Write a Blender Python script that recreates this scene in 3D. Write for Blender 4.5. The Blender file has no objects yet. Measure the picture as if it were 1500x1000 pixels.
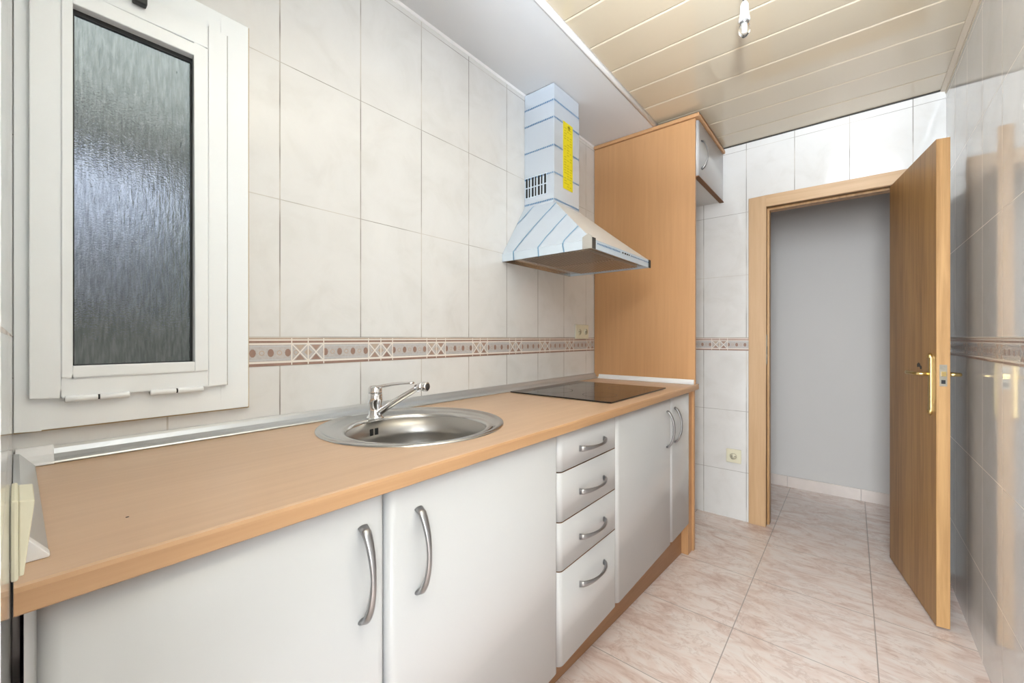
import bpy, bmesh, math, random
from mathutils import Vector, Matrix
random.seed(7)
C = bpy.context.scene.collection
EYE = 1.15                     # camera height; r() style heights below are measured from the eye
XW, XR, YN, YF = -1.2575, 0.357, -0.003, 2.92   # window wall, right wall, near wall, far wall
ZC, ZS = EYE + 1.225, EYE + 1.207               # slatted ceiling, dropped soffit

# ------------------------------------------------------------------ materials
def new_mat(name):
    m = bpy.data.materials.new(name); m.use_nodes = True
    nt = m.node_tree; b = nt.nodes['Principled BSDF']
    return m, nt, b
def mat(name, col, rough=0.5, metal=0.0, coat=0.0, bump=0.0, bscale=200, var=0.0, vscale=8, **kw):
    m, nt, b = new_mat(name)
    b.inputs['Base Color'].default_value = (*col, 1); b.inputs['Roughness'].default_value = rough
    b.inputs['Metallic'].default_value = metal; b.inputs['Coat Weight'].default_value = coat
    for k, v in kw.items(): b.inputs[k.replace('_', ' ')].default_value = v
    N, L = nt.nodes, nt.links
    tc = N.new('ShaderNodeTexCoord')
    if bump:
        n = N.new('ShaderNodeTexNoise'); n.inputs['Scale'].default_value = bscale; n.inputs['Detail'].default_value = 3
        L.new(tc.outputs['Object'], n.inputs['Vector'])
        bp = N.new('ShaderNodeBump'); bp.inputs['Strength'].default_value = bump; bp.inputs['Distance'].default_value = 0.002
        L.new(n.outputs['Fac'], bp.inputs['Height']); L.new(bp.outputs['Normal'], b.inputs['Normal'])
    if var:
        n = N.new('ShaderNodeTexNoise'); n.inputs['Scale'].default_value = vscale; n.inputs['Detail'].default_value = 5
        L.new(tc.outputs['Object'], n.inputs['Vector'])
        mx = N.new('ShaderNodeMix'); mx.data_type = 'RGBA'
        mx.inputs[6].default_value = (*[c*(1-var) for c in col], 1); mx.inputs[7].default_value = (*[min(1, c*(1+var*.6)) for c in col], 1)
        L.new(n.outputs['Fac'], mx.inputs[0]); L.new(mx.outputs[2], b.inputs['Base Color'])
    return m
def math_node(nt, op, a, b=None, c=None):
    n = nt.nodes.new('ShaderNodeMath'); n.operation = op
    for i, v in enumerate((a, b, c)):
        if v is None: continue
        if isinstance(v, (int, float)): n.inputs[i].default_value = v
        else: nt.links.new(v, n.inputs[i])
    return n.outputs[0]
def mix_rgb(nt, f, a, b):
    n = nt.nodes.new('ShaderNodeMix'); n.data_type = 'RGBA'
    for i, v in ((0, f), (6, a), (7, b)):
        if isinstance(v, tuple): n.inputs[i].default_value = (*v, 1) if len(v) == 3 else v
        elif isinstance(v, (int, float)): n.inputs[i].default_value = v
        else: nt.links.new(v, n.inputs[i])
    return n.outputs[2]
def line_mask(nt, co, origin, step, width):
    """1 on a joint, 0 on the tile: distance from co to the nearest origin + k*step"""
    t = math_node(nt, 'DIVIDE', math_node(nt, 'SUBTRACT', co, origin), step)
    t = math_node(nt, 'ADD', t, 0.5)
    fr = math_node(nt, 'SUBTRACT', t, math_node(nt, 'FLOOR', t))
    d = math_node(nt, 'MULTIPLY', math_node(nt, 'ABSOLUTE', math_node(nt, 'SUBTRACT', fr, 0.5)), step)
    return math_node(nt, 'LESS_THAN', d, width/2)
def noise(nt, vec, scale, detail=4, dist=0.0, rough=.5):
    n = nt.nodes.new('ShaderNodeTexNoise'); n.inputs['Scale'].default_value = scale
    n.inputs['Detail'].default_value = detail; n.inputs['Distortion'].default_value = dist; n.inputs['Roughness'].default_value = rough
    nt.links.new(vec, n.inputs['Vector']); return n.outputs['Fac']
def ramp(nt, fac, stops):
    n = nt.nodes.new('ShaderNodeValToRGB'); e = n.color_ramp.elements
    while len(e) < len(stops): e.new(0.5)
    for el, (p, c) in zip(e, stops): el.position = p; el.color = (*c, 1) if len(c) == 3 else c
    nt.links.new(fac, n.inputs['Fac']); return n.outputs['Color']
def tile_mat(name, axis, u0, light=False):
    m, nt, b = new_mat(name); N, L = nt.nodes, nt.links
    tc = N.new('ShaderNodeTexCoord'); sep = N.new('ShaderNodeSeparateXYZ'); L.new(tc.outputs['Object'], sep.inputs[0])
    u = sep.outputs[axis]; z = sep.outputs[2]
    mu = line_mask(nt, u, u0, 0.25, 0.0036)
    up = line_mask(nt, z, EYE+0.003, 0.3925, 0.0022)
    dn = line_mask(nt, z, EYE-0.078, 0.3835, 0.0022)
    sel = math_node(nt, 'GREATER_THAN', z, EYE-0.04)
    mv = math_node(nt, 'ADD', math_node(nt, 'MULTIPLY', up, sel), math_node(nt, 'MULTIPLY', dn, math_node(nt, 'SUBTRACT', 1.0, sel)))
    g = math_node(nt, 'MAXIMUM', mu, mv)
    cloud = noise(nt, tc.outputs['Object'], 7, 6, .6, .6)
    face = ramp(nt, cloud, [(0.28, (.685, .678, .662)), (0.50, (.735, .732, .724)), (0.72, (.76, .758, .753))])
    dirt = noise(nt, tc.outputs['Object'], 5, 3)
    gcol = ramp(nt, dirt, [(0.42, (.56, .53, .49)), (0.56, (.29, .275, .255))])
    if light: gcol = ramp(nt, dirt, [(0.4, (.86, .82, .74)), (0.6, (.74, .70, .62))])
    L.new(mix_rgb(nt, g, face, gcol), b.inputs['Base Color'])
    L.new(math_node(nt, 'ADD', math_node(nt, 'MULTIPLY', g, 0.5), 0.07), b.inputs['Roughness'])
    b.inputs['Specular IOR Level'].default_value = 0.5
    h = math_node(nt, 'SUBTRACT', math_node(nt, 'MULTIPLY', noise(nt, tc.outputs['Object'], 5, 1), 0.12), g)
    bp = N.new('ShaderNodeBump'); bp.inputs['Strength'].default_value = 0.35; bp.inputs['Distance'].default_value = 0.0012
    L.new(h, bp.inputs['Height']); L.new(bp.outputs['Normal'], b.inputs['Normal'])
    return m
def floor_mat():
    m, nt, b = new_mat('floor_tiles'); N, L = nt.nodes, nt.links
    tc = N.new('ShaderNodeTexCoord'); sep = N.new('ShaderNodeSeparateXYZ'); L.new(tc.outputs['Object'], sep.inputs[0])
    g = math_node(nt, 'MAXIMUM', line_mask(nt, sep.outputs[0], -0.365, 0.435, 0.0035), line_mask(nt, sep.outputs[1], 1.377, 0.4385, 0.003))
    mp = N.new('ShaderNodeMapping'); mp.inputs['Rotation'].default_value = (0, 0, .6); mp.inputs['Scale'].default_value = (1, 2.3, 1)
    L.new(tc.outputs['Object'], mp.inputs['Vector'])
    a = noise(nt, mp.outputs[0], 6.5, 8, 1.1, .62)
    base = ramp(nt, a, [(0.32, (.68, .52, .455)), (0.45, (.79, .66, .60)), (0.56, (.83, .735, .685)), (0.75, (.84, .775, .735))])
    v = noise(nt, mp.outputs[0], 3.4, 10, 1.8, .68)
    vein = ramp(nt, math_node(nt, 'ABSOLUTE', math_node(nt, 'SUBTRACT', v, 0.5)), [(0.0, (1, 1, 1)), (0.035, (0, 0, 0))])
    col = mix_rgb(nt, math_node(nt, 'MULTIPLY', vein, 0.35), base, (.50, .33, .27))
    L.new(mix_rgb(nt, g, col, (.36, .31, .28)), b.inputs['Base Color'])
    L.new(math_node(nt, 'ADD', math_node(nt, 'MULTIPLY', g, 0.4), 0.22), b.inputs['Roughness'])
    bp = N.new('ShaderNodeBump'); bp.inputs['Strength'].default_value = 0.3; bp.inputs['Distance'].default_value = 0.0015
    L.new(math_node(nt, 'SUBTRACT', 1.0, g), bp.inputs['Height']); L.new(bp.outputs['Normal'], b.inputs['Normal'])
    return m
def wood_mat(name, dark, light, grain_axis, rough=0.35, fine=70, contrast=1.0, coat=0.0):
    m, nt, b = new_mat(name); N, L = nt.nodes, nt.links
    tc = N.new('ShaderNodeTexCoord'); mp = N.new('ShaderNodeMapping')
    sc = [1.0, 1.0, 1.0]; sc[grain_axis] = 0.045
    mp.inputs['Scale'].default_value = sc; L.new(tc.outputs['Object'], mp.inputs['Vector'])
    a = noise(nt, mp.outputs[0], fine, 6, .4, .6)
    w = noise(nt, mp.outputs[0], fine/9, 3, .6)
    f = math_node(nt, 'ADD', math_node(nt, 'MULTIPLY', a, 0.6), math_node(nt, 'MULTIPLY', w, 0.4))
    lo, hi = 0.5-.14/contrast, 0.5+.14/contrast
    L.new(ramp(nt, f, [(lo, dark), (hi, light)]), b.inputs['Base Color'])
    b.inputs['Roughness'].default_value = rough; b.inputs['Coat Weight'].default_value = coat
    bp = N.new('ShaderNodeBump'); bp.inputs['Strength'].default_value = 0.08; bp.inputs['Distance'].default_value = 0.001
    L.new(a, bp.inputs['Height']); L.new(bp.outputs['Normal'], b.inputs['Normal'])
    return m
def steel_mat(name, col, rough, axis=None, s=400):
    m, nt, b = new_mat(name); N, L = nt.nodes, nt.links
    b.inputs['Base Color'].default_value = (*col, 1); b.inputs['Metallic'].default_value = 1
    tc = N.new('ShaderNodeTexCoord'); mp = N.new('ShaderNodeMapping')
    sc = [1.0, 1.0, 1.0]
    if axis is not None: sc[axis] = 0.02
    mp.inputs['Scale'].default_value = sc; L.new(tc.outputs['Object'], mp.inputs['Vector'])
    n = noise(nt, mp.outputs[0], s, 2)
    L.new(math_node(nt, 'ADD', math_node(nt, 'MULTIPLY', n, 0.12), rough-.06), b.inputs['Roughness'])
    return m
def glass_obscure():
    m, nt, b = new_mat('obscured_glass'); N, L = nt.nodes, nt.links
    b.inputs['Transmission Weight'].default_value = 1
    b.inputs['Roughness'].default_value = 0.12; b.inputs['IOR'].default_value = 1.45
    tc = N.new('ShaderNodeTexCoord'); mp = N.new('ShaderNodeMapping'); mp.inputs['Scale'].default_value = (1, 1, .13)
    L.new(tc.outputs['Object'], mp.inputs['Vector'])
    h = math_node(nt, 'ADD', noise(nt, mp.outputs[0], 190, 3, .4), math_node(nt, 'MULTIPLY', noise(nt, tc.outputs['Object'], 300, 2), 0.5))
    L.new(ramp(nt, noise(nt, mp.outputs[0], 220, 4, .3), [(0.38, (.60, .63, .64)), (0.62, (.90, .93, .94))]), b.inputs['Base Color'])
    bp = N.new('ShaderNodeBump'); bp.inputs['Strength'].default_value = 0.7; bp.inputs['Distance'].default_value = 0.003
    L.new(h, bp.inputs['Height']); L.new(bp.outputs['Normal'], b.inputs['Normal'])
    return m

M = {}
M['tile_side'] = tile_mat('wall_tile_side', 1, 0.2316)
M['tile_right'] = tile_mat('wall_tile_right', 1, 0.190, True)
M['tile_far'] = tile_mat('wall_tile_far', 0, -0.010)
M['tile_near'] = tile_mat('wall_tile_near', 0, -0.45)
M['floor'] = floor_mat()
M['beech_y'] = wood_mat('beech_laminate_worktop', (.58, .382, .243), (.665, .458, .302), 1, .34, 60, .8)
M['beech_front'] = wood_mat('beech_laminate_front', (.47, .27, .135), (.56, .34, .18), 1, .36, 60, .8)
M['beech_z'] = wood_mat('beech_laminate_panel', (.52, .285, .13), (.60, .335, .16), 2, .38, 60, .7)
M['beech_edge'] = wood_mat('beech_laminate_edge', (.50, .27, .125), (.58, .33, .165), 1, .38, 60, .9)
M['plinth'] = wood_mat('plinth_wood', (.28, .14, .065), (.36, .19, .095), 1, .4, 60, .9)
M['raw'] = mat('raw_board_edge', (.22, .10, .04), .7)
M['oak'] = wood_mat('door_oak', (.255, .125, .040), (.43, .24, .085), 2, .42, 55, 1.15, .0)
M['oak_edge'] = wood_mat('door_oak_edge', (.30, .155, .055), (.52, .31, .135), 2, .42, 40, 1.1)
M['casing'] = wood_mat('casing_oak', (.50, .315, .165), (.62, .42, .245), 2, .36, 50, .8)
M['casing_h'] = wood_mat('casing_oak_header', (.50, .315, .165), (.62, .42, .245), 0, .36, 50, .8)
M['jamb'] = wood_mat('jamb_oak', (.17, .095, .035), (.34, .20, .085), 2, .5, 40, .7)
M['white_lac'] = mat('white_lacquer_doors', (.575, .58, .588), .22, var=.02, vscale=3)
M['white_pvc'] = mat('white_pvc', (.88, .92, .95), .26)
M['carcass'] = mat('white_carcass', (.74, .735, .72), .5)
M['soffit'] = mat('white_soffit', (.70, .71, .73), .32)
M['bead'] = mat('white_bead', (.86, .86, .87), .3)
M['slat'] = mat('cream_slats', (.61, .525, .395), .14, coat=.6, var=.05, vscale=3)
M['slat_trim'] = mat('cream_ceiling_trim', (.62, .53, .41), .3)
M['alu'] = mat('grey_aluminium_trim', (.54, .56, .58), .28, .55)
M['alu_white'] = mat('white_trim_end', (.85, .86, .88), .3)
M['steel'] = mat('polished_steel_rim', (.56, .555, .545), .22, 1)
M['steel_bowl'] = mat('satin_steel_bowl', (.40, .385, .365), .30, 1, Anisotropic=.6)
M['chrome'] = mat('chrome', (.80, .80, .81), .07, 1)
M['handle'] = mat('satin_nickel', (.37, .37, .38), .30, 1)
M['black'] = mat('black_rubber', (.012, .013, .014), .5)
M['dark'] = mat('dark_gap', (.05, .045, .04), .7)
M['hob'] = mat('black_ceramic_glass', (.018, .014, .013), .06)
M['film'] = mat('blue_tinted_film_steel', (.66, .74, .84), .25, .25, bump=.15, bscale=12)
M['film_rim'] = mat('film_on_rim', (.66, .76, .86), .3, .2)
M['film_front'] = mat('film_front_painted_reflection', (.80, .79, .77), .35, .1)  # cream tone paints the wall's reflection into the front film
M['blue'] = mat('film_print_blue', (.12, .26, .46), .5)
M['blue_pale'] = mat('film_print_pale_blue', (.18, .36, .54), .5)
M['yellow'] = mat('yellow_sticker', (.86, .74, .01), .5)
M['yellow_ink'] = mat('sticker_ink', (.60, .52, .01), .6)
M['foam'] = mat('grey_corner_protector', (.44, .43, .40), .7)
M['filter'] = mat('hood_filter_mesh', (.50, .43, .35), .35, .75)
M['brass'] = mat('brass', (.66, .50, .22), .33, 1)
M['rust'] = mat('worn_lock_steel', (.36, .33, .27), .5, .7, var=.4, vscale=60)
M['cream'] = mat('cream_plastic', (.74, .71, .55), .35)
M['cream_dark'] = mat('socket_recess', (.30, .28, .20), .5)
M['wall_paint'] = mat('painted_corridor_wall', (.60, .58, .565), .6, bump=.1, bscale=90, var=.02, vscale=4)
M['skirt'] = mat('pink_skirting_tile', (.70, .62, .575), .25, var=.12, vscale=14)
M['white_bulb'] = mat('white_lampholder', (.88, .88, .86), .3)
M['shaft'] = mat('render_of_light_well', (.30, .32, .285), .8, var=.25, vscale=2)
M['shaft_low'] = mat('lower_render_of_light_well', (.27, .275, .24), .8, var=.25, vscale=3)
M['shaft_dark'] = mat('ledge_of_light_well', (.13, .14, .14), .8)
M['sheet'] = mat('pale_blue_sheet', (.52, .555, .66), .8)
M['room_wall'] = mat('next_room_wall', (.74, .71, .66), .7)
M['glass'] = glass_obscure()
M['clear'] = mat('clear_glass', (1, 1, 1), .02, Transmission_Weight=1.0, IOR=1.45)
M['b_field'] = mat('border_field', (.56, .53, .52), .2, var=.22, vscale=150)
M['b_cream'] = mat('border_cream', (.83, .78, .72), .2)
M['b_brown'] = mat('border_brown', (.34, .215, .17), .3, var=.25, vscale=60)
M['b_rose'] = mat('border_rose', (.40, .27, .215), .3, var=.2, vscale=60)
M['b_tan'] = mat('border_tan', (.50, .39, .31), .3, var=.15, vscale=60)
M['stain'] = mat('yellowed_grout', (.52, .40, .24), .7)

# ------------------------------------------------------------------ mesh building
class MB:
    def __init__(s): s.v = []; s.f = []; s.m = []; s.mats = []; s.sm = []
    def mi(s, m):
        if m not in s.mats: s.mats.append(m)
        return s.mats.index(m)
    def add(s, vs, fs, m, smooth=False):
        o = len(s.v); s.v += [tuple(v) for v in vs]
        for f in fs: s.f.append([o+i for i in f]); s.m.append(s.mi(m)); s.sm.append(smooth)
    def box(s, x0, x1, y0, y1, z0, z1, m):
        x0, x1 = sorted((x0, x1)); y0, y1 = sorted((y0, y1)); z0, z1 = sorted((z0, z1))
        s.add([(x, y, z) for x in (x0, x1) for y in (y0, y1) for z in (z0, z1)],
              [(0, 1, 3, 2), (4, 6, 7, 5), (0, 4, 5, 1), (2, 3, 7, 6), (0, 2, 6, 4), (1, 5, 7, 3)], m)
    def prism(s, poly, a0, a1, axis, m, smooth=False, caps=True):
        """poly: 2-D points in the plane of the other two axes, in axis order, extruded along axis"""
        def p3(p, a):
            q = list(p); q.insert(axis, a); return q
        n = len(poly)
        s.add([p3(p, a0) for p in poly] + [p3(p, a1) for p in poly], [(i, (i+1) % n, n+(i+1) % n, n+i) for i in range(n)], m, smooth)
        if caps:
            s.add([p3(p, a0) for p in poly], [tuple(range(n))[::-1]], m); s.add([p3(p, a1) for p in poly], [tuple(range(n))], m)
    def loft(s, rings, m, smooth=True, close=False, cap0=False, cap1=False):
        n = len(rings[0]); vs = [p for r in rings for p in r]; fs = []
        for k in range(len(rings)-1):
            for i in range(n): fs.append((k*n+i, k*n+(i+1) % n, (k+1)*n+(i+1) % n, (k+1)*n+i))
        if cap0: fs.append(tuple(range(n))[::-1])
        if cap1: fs.append(tuple((len(rings)-1)*n+i for i in range(n)))
        s.add(vs, fs, m, smooth)
    def tube(s, pts, rad, m, n=14, ref=(0, 0, 1), cap=True):
        """rad: number, or list of (a, b) half-widths; a along the side, b along the normal"""
        pts = [Vector(p) for p in pts]; rings = []
        for i, p in enumerate(pts):
            t = (pts[min(i+1, len(pts)-1)]-pts[max(i-1, 0)]).normalized()
            r = Vector(ref); side = t.cross(r)
            if side.length < 1e-4: side = t.cross(Vector((1, 0, 0)))
            side.normalize(); nr = side.cross(t).normalized()
            a, b = (rad, rad) if isinstance(rad, (int, float)) else rad[i]
            rings.append([p+side*(a*math.cos(q))+nr*(b*math.sin(q)) for q in [2*math.pi*j/n for j in range(n)]])
        s.loft(rings, m, True, cap0=cap, cap1=cap)
    def lathe(s, prof, c, m, n=32, axis=2, smooth=True):
        """prof: (radius, height) list about the axis through c"""
        rings = []
        for r, h in prof:
            ring = []
            for j in range(n):
                q = 2*math.pi*j/n; o = [r*math.cos(q), r*math.sin(q)]; o.insert(axis, h)
                ring.append((c[0]+o[0], c[1]+o[1], c[2]+o[2]))
            rings.append(ring)
        s.loft(rings, m, smooth, cap0=prof[0][0] > 1e-5, cap1=prof[-1][0] > 1e-5)
    def build(s, name, parent=None, bevel=0, seg=2, loc=None, autosm=False, keep=False):
        me = bpy.data.meshes.new(name); me.from_pydata(s.v, [], s.f); me.update()
        for m in s.mats: me.materials.append(M[m])
        me.polygons.foreach_set('material_index', s.m); me.polygons.foreach_set('use_smooth', s.sm)
        if not keep:
            bm = bmesh.new(); bm.from_mesh(me)
            bmesh.ops.remove_doubles(bm, verts=bm.verts, dist=1e-6)
            bmesh.ops.recalc_face_normals(bm, faces=bm.faces); bm.to_mesh(me); bm.free()
        o = bpy.data.objects.new(name, me); C.objects.link(o)
        if parent: o.parent = parent
        if loc: o.location = loc
        if bevel:
            b = o.modifiers.new('bevel', 'BEVEL'); b.width = bevel; b.segments = seg; b.limit_method = 'ANGLE'; b.angle_limit = math.radians(40)
        return o
def tag(o, label=None, cat=None, group=None, kind=None):
    if label: o['label'] = label
    if cat: o['category'] = cat
    if group: o['group'] = group
    if kind: o['kind'] = kind
    return o
def empty(name, loc=(0, 0, 0), rz=0):
    o = bpy.data.objects.new(name, None); C.objects.link(o); o.location = loc; o.rotation_euler = (0, 0, rz); o.empty_display_size = .05
    return o
def boxes(name, bl, m, parent=None, bevel=0, seg=2):
    b = MB()
    for q in bl: b.box(*q, m)
    return b.build(name, parent, bevel, seg)
E_ = EYE

# ------------------------------------------------------------------ room shell
b = MB(); b.box(-1.5, 1.6, -4.2, 4.0, -0.1, 0, 'floor'); tag(b.build('floor'), 'pale pink marbled square floor tiles running through the doorway', kind='structure')
WY0, WY1, WZ0, WZ1 = YN+.004, 0.392, E_-.175, E_+.825     # hole for the window
b = MB(); T = 0.14
b.box(XW-T, XW, -.12, WY0, 0, 2.6, 'tile_side'); b.box(XW-T, XW, WY1, YF+.1, 0, 2.6, 'tile_side')
b.box(XW-T, XW, WY0, WY1, 0, WZ0, 'tile_side'); b.box(XW-T, XW, WY0, WY1, WZ1, 2.6, 'tile_side')
tag(b.build('wall_left'), 'white tiled wall with the window, behind the worktop', kind='structure')
b = MB(); b.box(XR, XR+.12, -.12, YF+.1, 0, 2.6, 'tile_right')
tag(b.build('wall_right'), 'glossy white tiled wall beside the open door', kind='structure')
OX0, OX1, OZ = -0.404, 0.198, E_+.800                     # clear door opening
b = MB()
b.box(XW, OX0-.02, YF, YF+.10, 0, 2.6, 'tile_far'); b.box(OX1+.02, XR, YF, YF+.10, 0, 2.6, 'tile_far')
b.box(OX0-.02, OX1+.02, YF, YF+.10, OZ+.02, 2.6, 'tile_far')
tag(b.build('wall_far'), 'white tiled wall around the doorway', kind='structure')
b = MB(); b.box(XW, -.21, -.06, YN, 0, 2.6, 'tile_near')
tag(b.build('wall_near'), 'tiled return wall at the window end of the worktop', kind='structure')

# ceiling of long cream slats with rounded edges and V grooves, running across the room
b = MB(); s = .1975; y0 = 1.95-s*11
prof = []
yk = y0
while yk < YF-.001:
    yn = min(yk+s, YF)
    r_ = .0075
    pts = [(yk+.0006, ZC+.012)]
    for i in range(6):
        q = math.pi/2*i/5; pts.append((yk+.0006+r_*(1-math.cos(q)), ZC+r_*(1-math.sin(q))))
    for i in range(6):
        q = math.pi/2*i/5; pts.append((yn-.0006-r_*(1-math.sin(q)), ZC+r_*(1-math.cos(q))))
    pts.append((yn-.0006, ZC+.012))
    prof += pts; yk += s
for i in range(len(prof)-1):
    (ya, za), (yb, zb) = prof[i], prof[i+1]
    b.add([(-.872, ya, za), (XR, ya, za), (XR, yb, zb), (-.872, yb, zb)], [(0, 1, 2, 3)], 'slat', abs(yb-ya) < .01)
b.box(-1.4, XR+.1, -.2, YF+.1, ZC+.013, ZC+.06, 'slat')
o = b.build('ceiling'); tag(o, 'cream slatted ceiling with white glinting grooves', kind='structure')
b = MB(); b.box(XW, -.872, YN, YF, ZS, ZC+.012, 'soffit')
tag(b.build('trim_1'), 'flat white lowered ceiling strip above the worktop', kind='structure')
b = MB(); b.prism([(-.876, ZS-.002), (-.866, ZS-.002), (-.859, ZS+.004), (-.857, ZC+.002), (-.876, ZC+.002)], YN, 2.93, 1, 'bead', True, True)
tag(b.build('trim_2'), 'white bead between the white strip and the cream slats', kind='structure')
b = MB(); b.prism([(XW, ZS-.008), (XW+.004, ZS-.007), (XW+.009, ZS), (XW, ZS)], YN, YF, 1, 'bead')
tag(b.build('trim_3'), 'thin white sealant bead above the window wall tiles', kind='structure')
b = MB(); b.prism([(XR-.020, ZC+.002), (XR-.020, ZC-.006), (XR-.004, ZC-.012), (XR-.003, ZC-.022), (XR, ZC-.022), (XR, ZC+.002)], YN, YF, 1, 'slat_trim')
tag(b.build('trim_4'), 'cream moulding where the slats meet the right wall', kind='structure')
b = MB(); b.box(-.86, XR-.02, YF-.004, YF, ZC-.006, ZC+.004, 'dark')
tag(b.build('trim_5'), 'dark shrinkage gap above the far wall tiles', kind='structure')

# decorative border strips -------------------------------------------------
def border(name, u_from, u_to, phase, P, label, period=.2465):
    """P(u, v, h) -> point; v below the eye line, h out of the wall"""
    b = MB()
    def quad(u0, u1, v0, v1, h, m):
        u0, u1 = max(u0, u_from), min(u1, u_to)
        if u1-u0 < 1e-4: return
        b.add([P(u0, v0, h), P(u1, v0, h), P(u1, v1, h), P(u0, v1, h)], [(0, 1, 2, 3)], m)
    def poly(pts, h, m):
        us = [p[0] for p in pts]
        if min(us) < u_from or max(us) > u_to: return
        b.add([P(u, v, h) for u, v in pts], [tuple(range(len(pts)))], m)
    # body
    for v0, v1, h, m in ((-.0785, .0015, .0010, 'b_cream'),):
        quad(u_from, u_to, v0, v1, h, m)
    b.add([P(u_from, .0015, 0), P(u_to, .0015, 0), P(u_to, .0015, .001), P(u_from, .0015, .001)], [(0, 1, 2, 3)], 'b_tan')
    b.add([P(u_from, -.0785, 0), P(u_to, -.0785, 0), P(u_to, -.0785, .001), P(u_from, -.0785, .001)], [(0, 1, 2, 3)], 'b_tan')
    quad(u_from, u_to, -.0035, .0010, .0013, 'b_tan')
    quad(u_from, u_to, -.0140, -.0075, .0013, 'b_brown')
    quad(u_from, u_to, -.0655, -.0185, .0013, 'b_field')
    quad(u_from, u_to, -.0785, -.0710, .0013, 'b_brown')
    k = math.floor((u_from-phase)/period)-1
    T_, B_ = -.0185, -.0655; mid = (T_+B_)/2
    while phase+k*period < u_to:
        c = phase+k*period; w = .047
        for j in range(2):
            a = c+j*w; h2 = .0016
            poly([(a+.009, T_-.0015), (a+w-.009, T_-.0015), (a+w/2, mid+.005)], h2, 'b_tan' if j == 0 else 'b_rose')
            poly([(a+.009, B_+.0015), (a+w-.009, B_+.0015), (a+w/2, mid-.005)], h2, 'b_brown' if j else 'b_rose')
            t = .0028
            poly([(a, T_), (a+t*1.4, T_), (a+w, B_), (a+w-t*1.4, B_)], .0020, 'b_cream')
            poly([(a, B_), (a+t*1.4, B_), (a+w, T_), (a+w-t*1.4, T_)], .0021, 'b_cream')
        poly([(c+w-.012, mid), (c+w, mid+.011), (c+w+.012, mid), (c+w, mid-.011)], .0018, 'b_tan')
        for a in (c, c+w, c+2*w):
            quad(a-.0016, a+.0016, -.0775, .0, .0019, 'b_cream')
        seg = period-2*w
        for i in range(4):
            u = c+2*w+seg*(i+.12)/3.35
            poly([(u+.0082*math.cos(q*math.pi/5), mid+.0115*math.sin(q*math.pi/5)) for q in range(10)], .0017, 'b_brown')
            u2 = u+seg*.5/3.35
            poly([(u2+.0075*math.cos(q*math.pi/4), mid+.0075*math.sin(q*math.pi/4)) for q in range(8)], .0016, 'b_tan')
            poly([(u2+.005*math.cos(q*math.pi/4), mid+.005*math.sin(q*math.pi/4)) for q in range(8)], .0017, 'b_field')
        quad(c+2*w, c+period, T_-.006, T_-.004, .0015, 'alu'); quad(c+2*w, c+period, B_+.004, B_+.006, .0015, 'alu')
        k += 1
    return tag(b.build(name, keep=True), label, kind='structure')
border('trim_6', .402, 2.332, .513, lambda u, v, h: (XW+h, u, E_+v), 'brown and cream mosaic border along the window wall')
border('trim_7', XW+.01, -.497, -.71, lambda u, v, h: (u, YF-h, E_+v), 'brown and cream mosaic border left of the doorway', .25)
border('trim_8', YN, YF-.003, .165, lambda u, v, h: (XR-h, u, E_+v), 'brown and cream mosaic border along the right wall', .25)
border('trim_9', OX1+.1, XR-.004, -.01, lambda u, v, h: (u, YF-h, E_+v), 'brown and cream mosaic border behind the open door', .25)

# ------------------------------------------------------------------ window
win = empty('window_1', (0, 0, 0)); tag(win, 'white framed tilting window with obscured glass above the worktop', kind='structure')
fx0, fx1 = XW-.05, -1.240
def ring(b, x0, x1, ya, yb, za, zb, wl, wr, wb, wt, m):
    b.box(x0, x1, ya, ya+wl, za, zb, m); b.box(x0, x1, yb-wr, yb, za, zb, m)
    b.box(x0, x1, ya+wl, yb-wr, za, za+wb, m); b.box(x0, x1, ya+wl, yb-wr, zb-wt, zb, m)
b = MB(); ring(b, XW+.0005, fx1, YN+.001, .397, E_-.183, E_+.828, .034, .062, .072, .070, 'white_pvc')
ring(b, fx0, XW+.0005, YN+.006, .388, E_-.17, E_+.82, .03, .05, .045, .045, 'white_pvc')
b.build('outer_frame', win, .0015)
b = MB(); b.box(XW, XW+.010, .397, .4005, E_-.186, E_+.831, 'stain'); b.box(XW, XW+.008, YN+.001, .4005, E_-.1865, E_-.183, 'stain')
b.build('aged_sealant', win)
sash = MB(); ring(sash, -1.2396, -1.226, .017, .345, E_-.119, E_+.770, .042, .040, .045, .055, 'white_pvc')
sash = sash.build('sash', win, .002)
b = MB(); ring(b, -1.252, -1.2225, .059, .304, E_-.080, E_+.712, .016, .027, .023, .030, 'white_pvc')
b.build('glazing_bead', sash, .002)
b = MB(); ring(b, -1.2525, -1.2435, .075, .277, E_-.057, E_+.682, .0035, .0045, .002, .010, 'black'); b.build('gasket', sash)
b = MB(); b.box(-1.2515, -1.2475, .076, .277, E_-.057, E_+.682, 'glass'); b.build('glass_pane', sash)
b = MB(); b.box(-1.2300, -1.2268, .3451, .3458, E_-.119, E_+.770, 'foam'); b.build('sash_seal', sash)
for ya, ym, yb in ((.064, .113, .161), (.195, .243, .294)):
    b = MB()
    for p, q in ((ya, ym-.0015), (ym+.0015, yb)):
        b.lathe([(.0, p), (.0062, p), (.0068, p+.002), (.0068, q-.002), (.0062, q), (.0, q)], (-1.2265, 0, E_-.1235), 'white_pvc', 16, 1)
    b.box(-1.240, -1.2265, ya, yb, E_-.127, E_-.1225, 'white_pvc')
    b.lathe([(.0055, ym-.0015), (.0055, ym+.0015)], (-1.2265, 0, E_-.1235), 'black', 12, 1)
    b.build('hinge', win)
b = MB(); b.box(-1.2245, -1.206, .164, .188, E_+.738, E_+.80, 'black'); b.box(-1.209, -1.198, .166, .186, E_+.755, E_+.80, 'black')
b.build('latch', win, .003)

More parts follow.
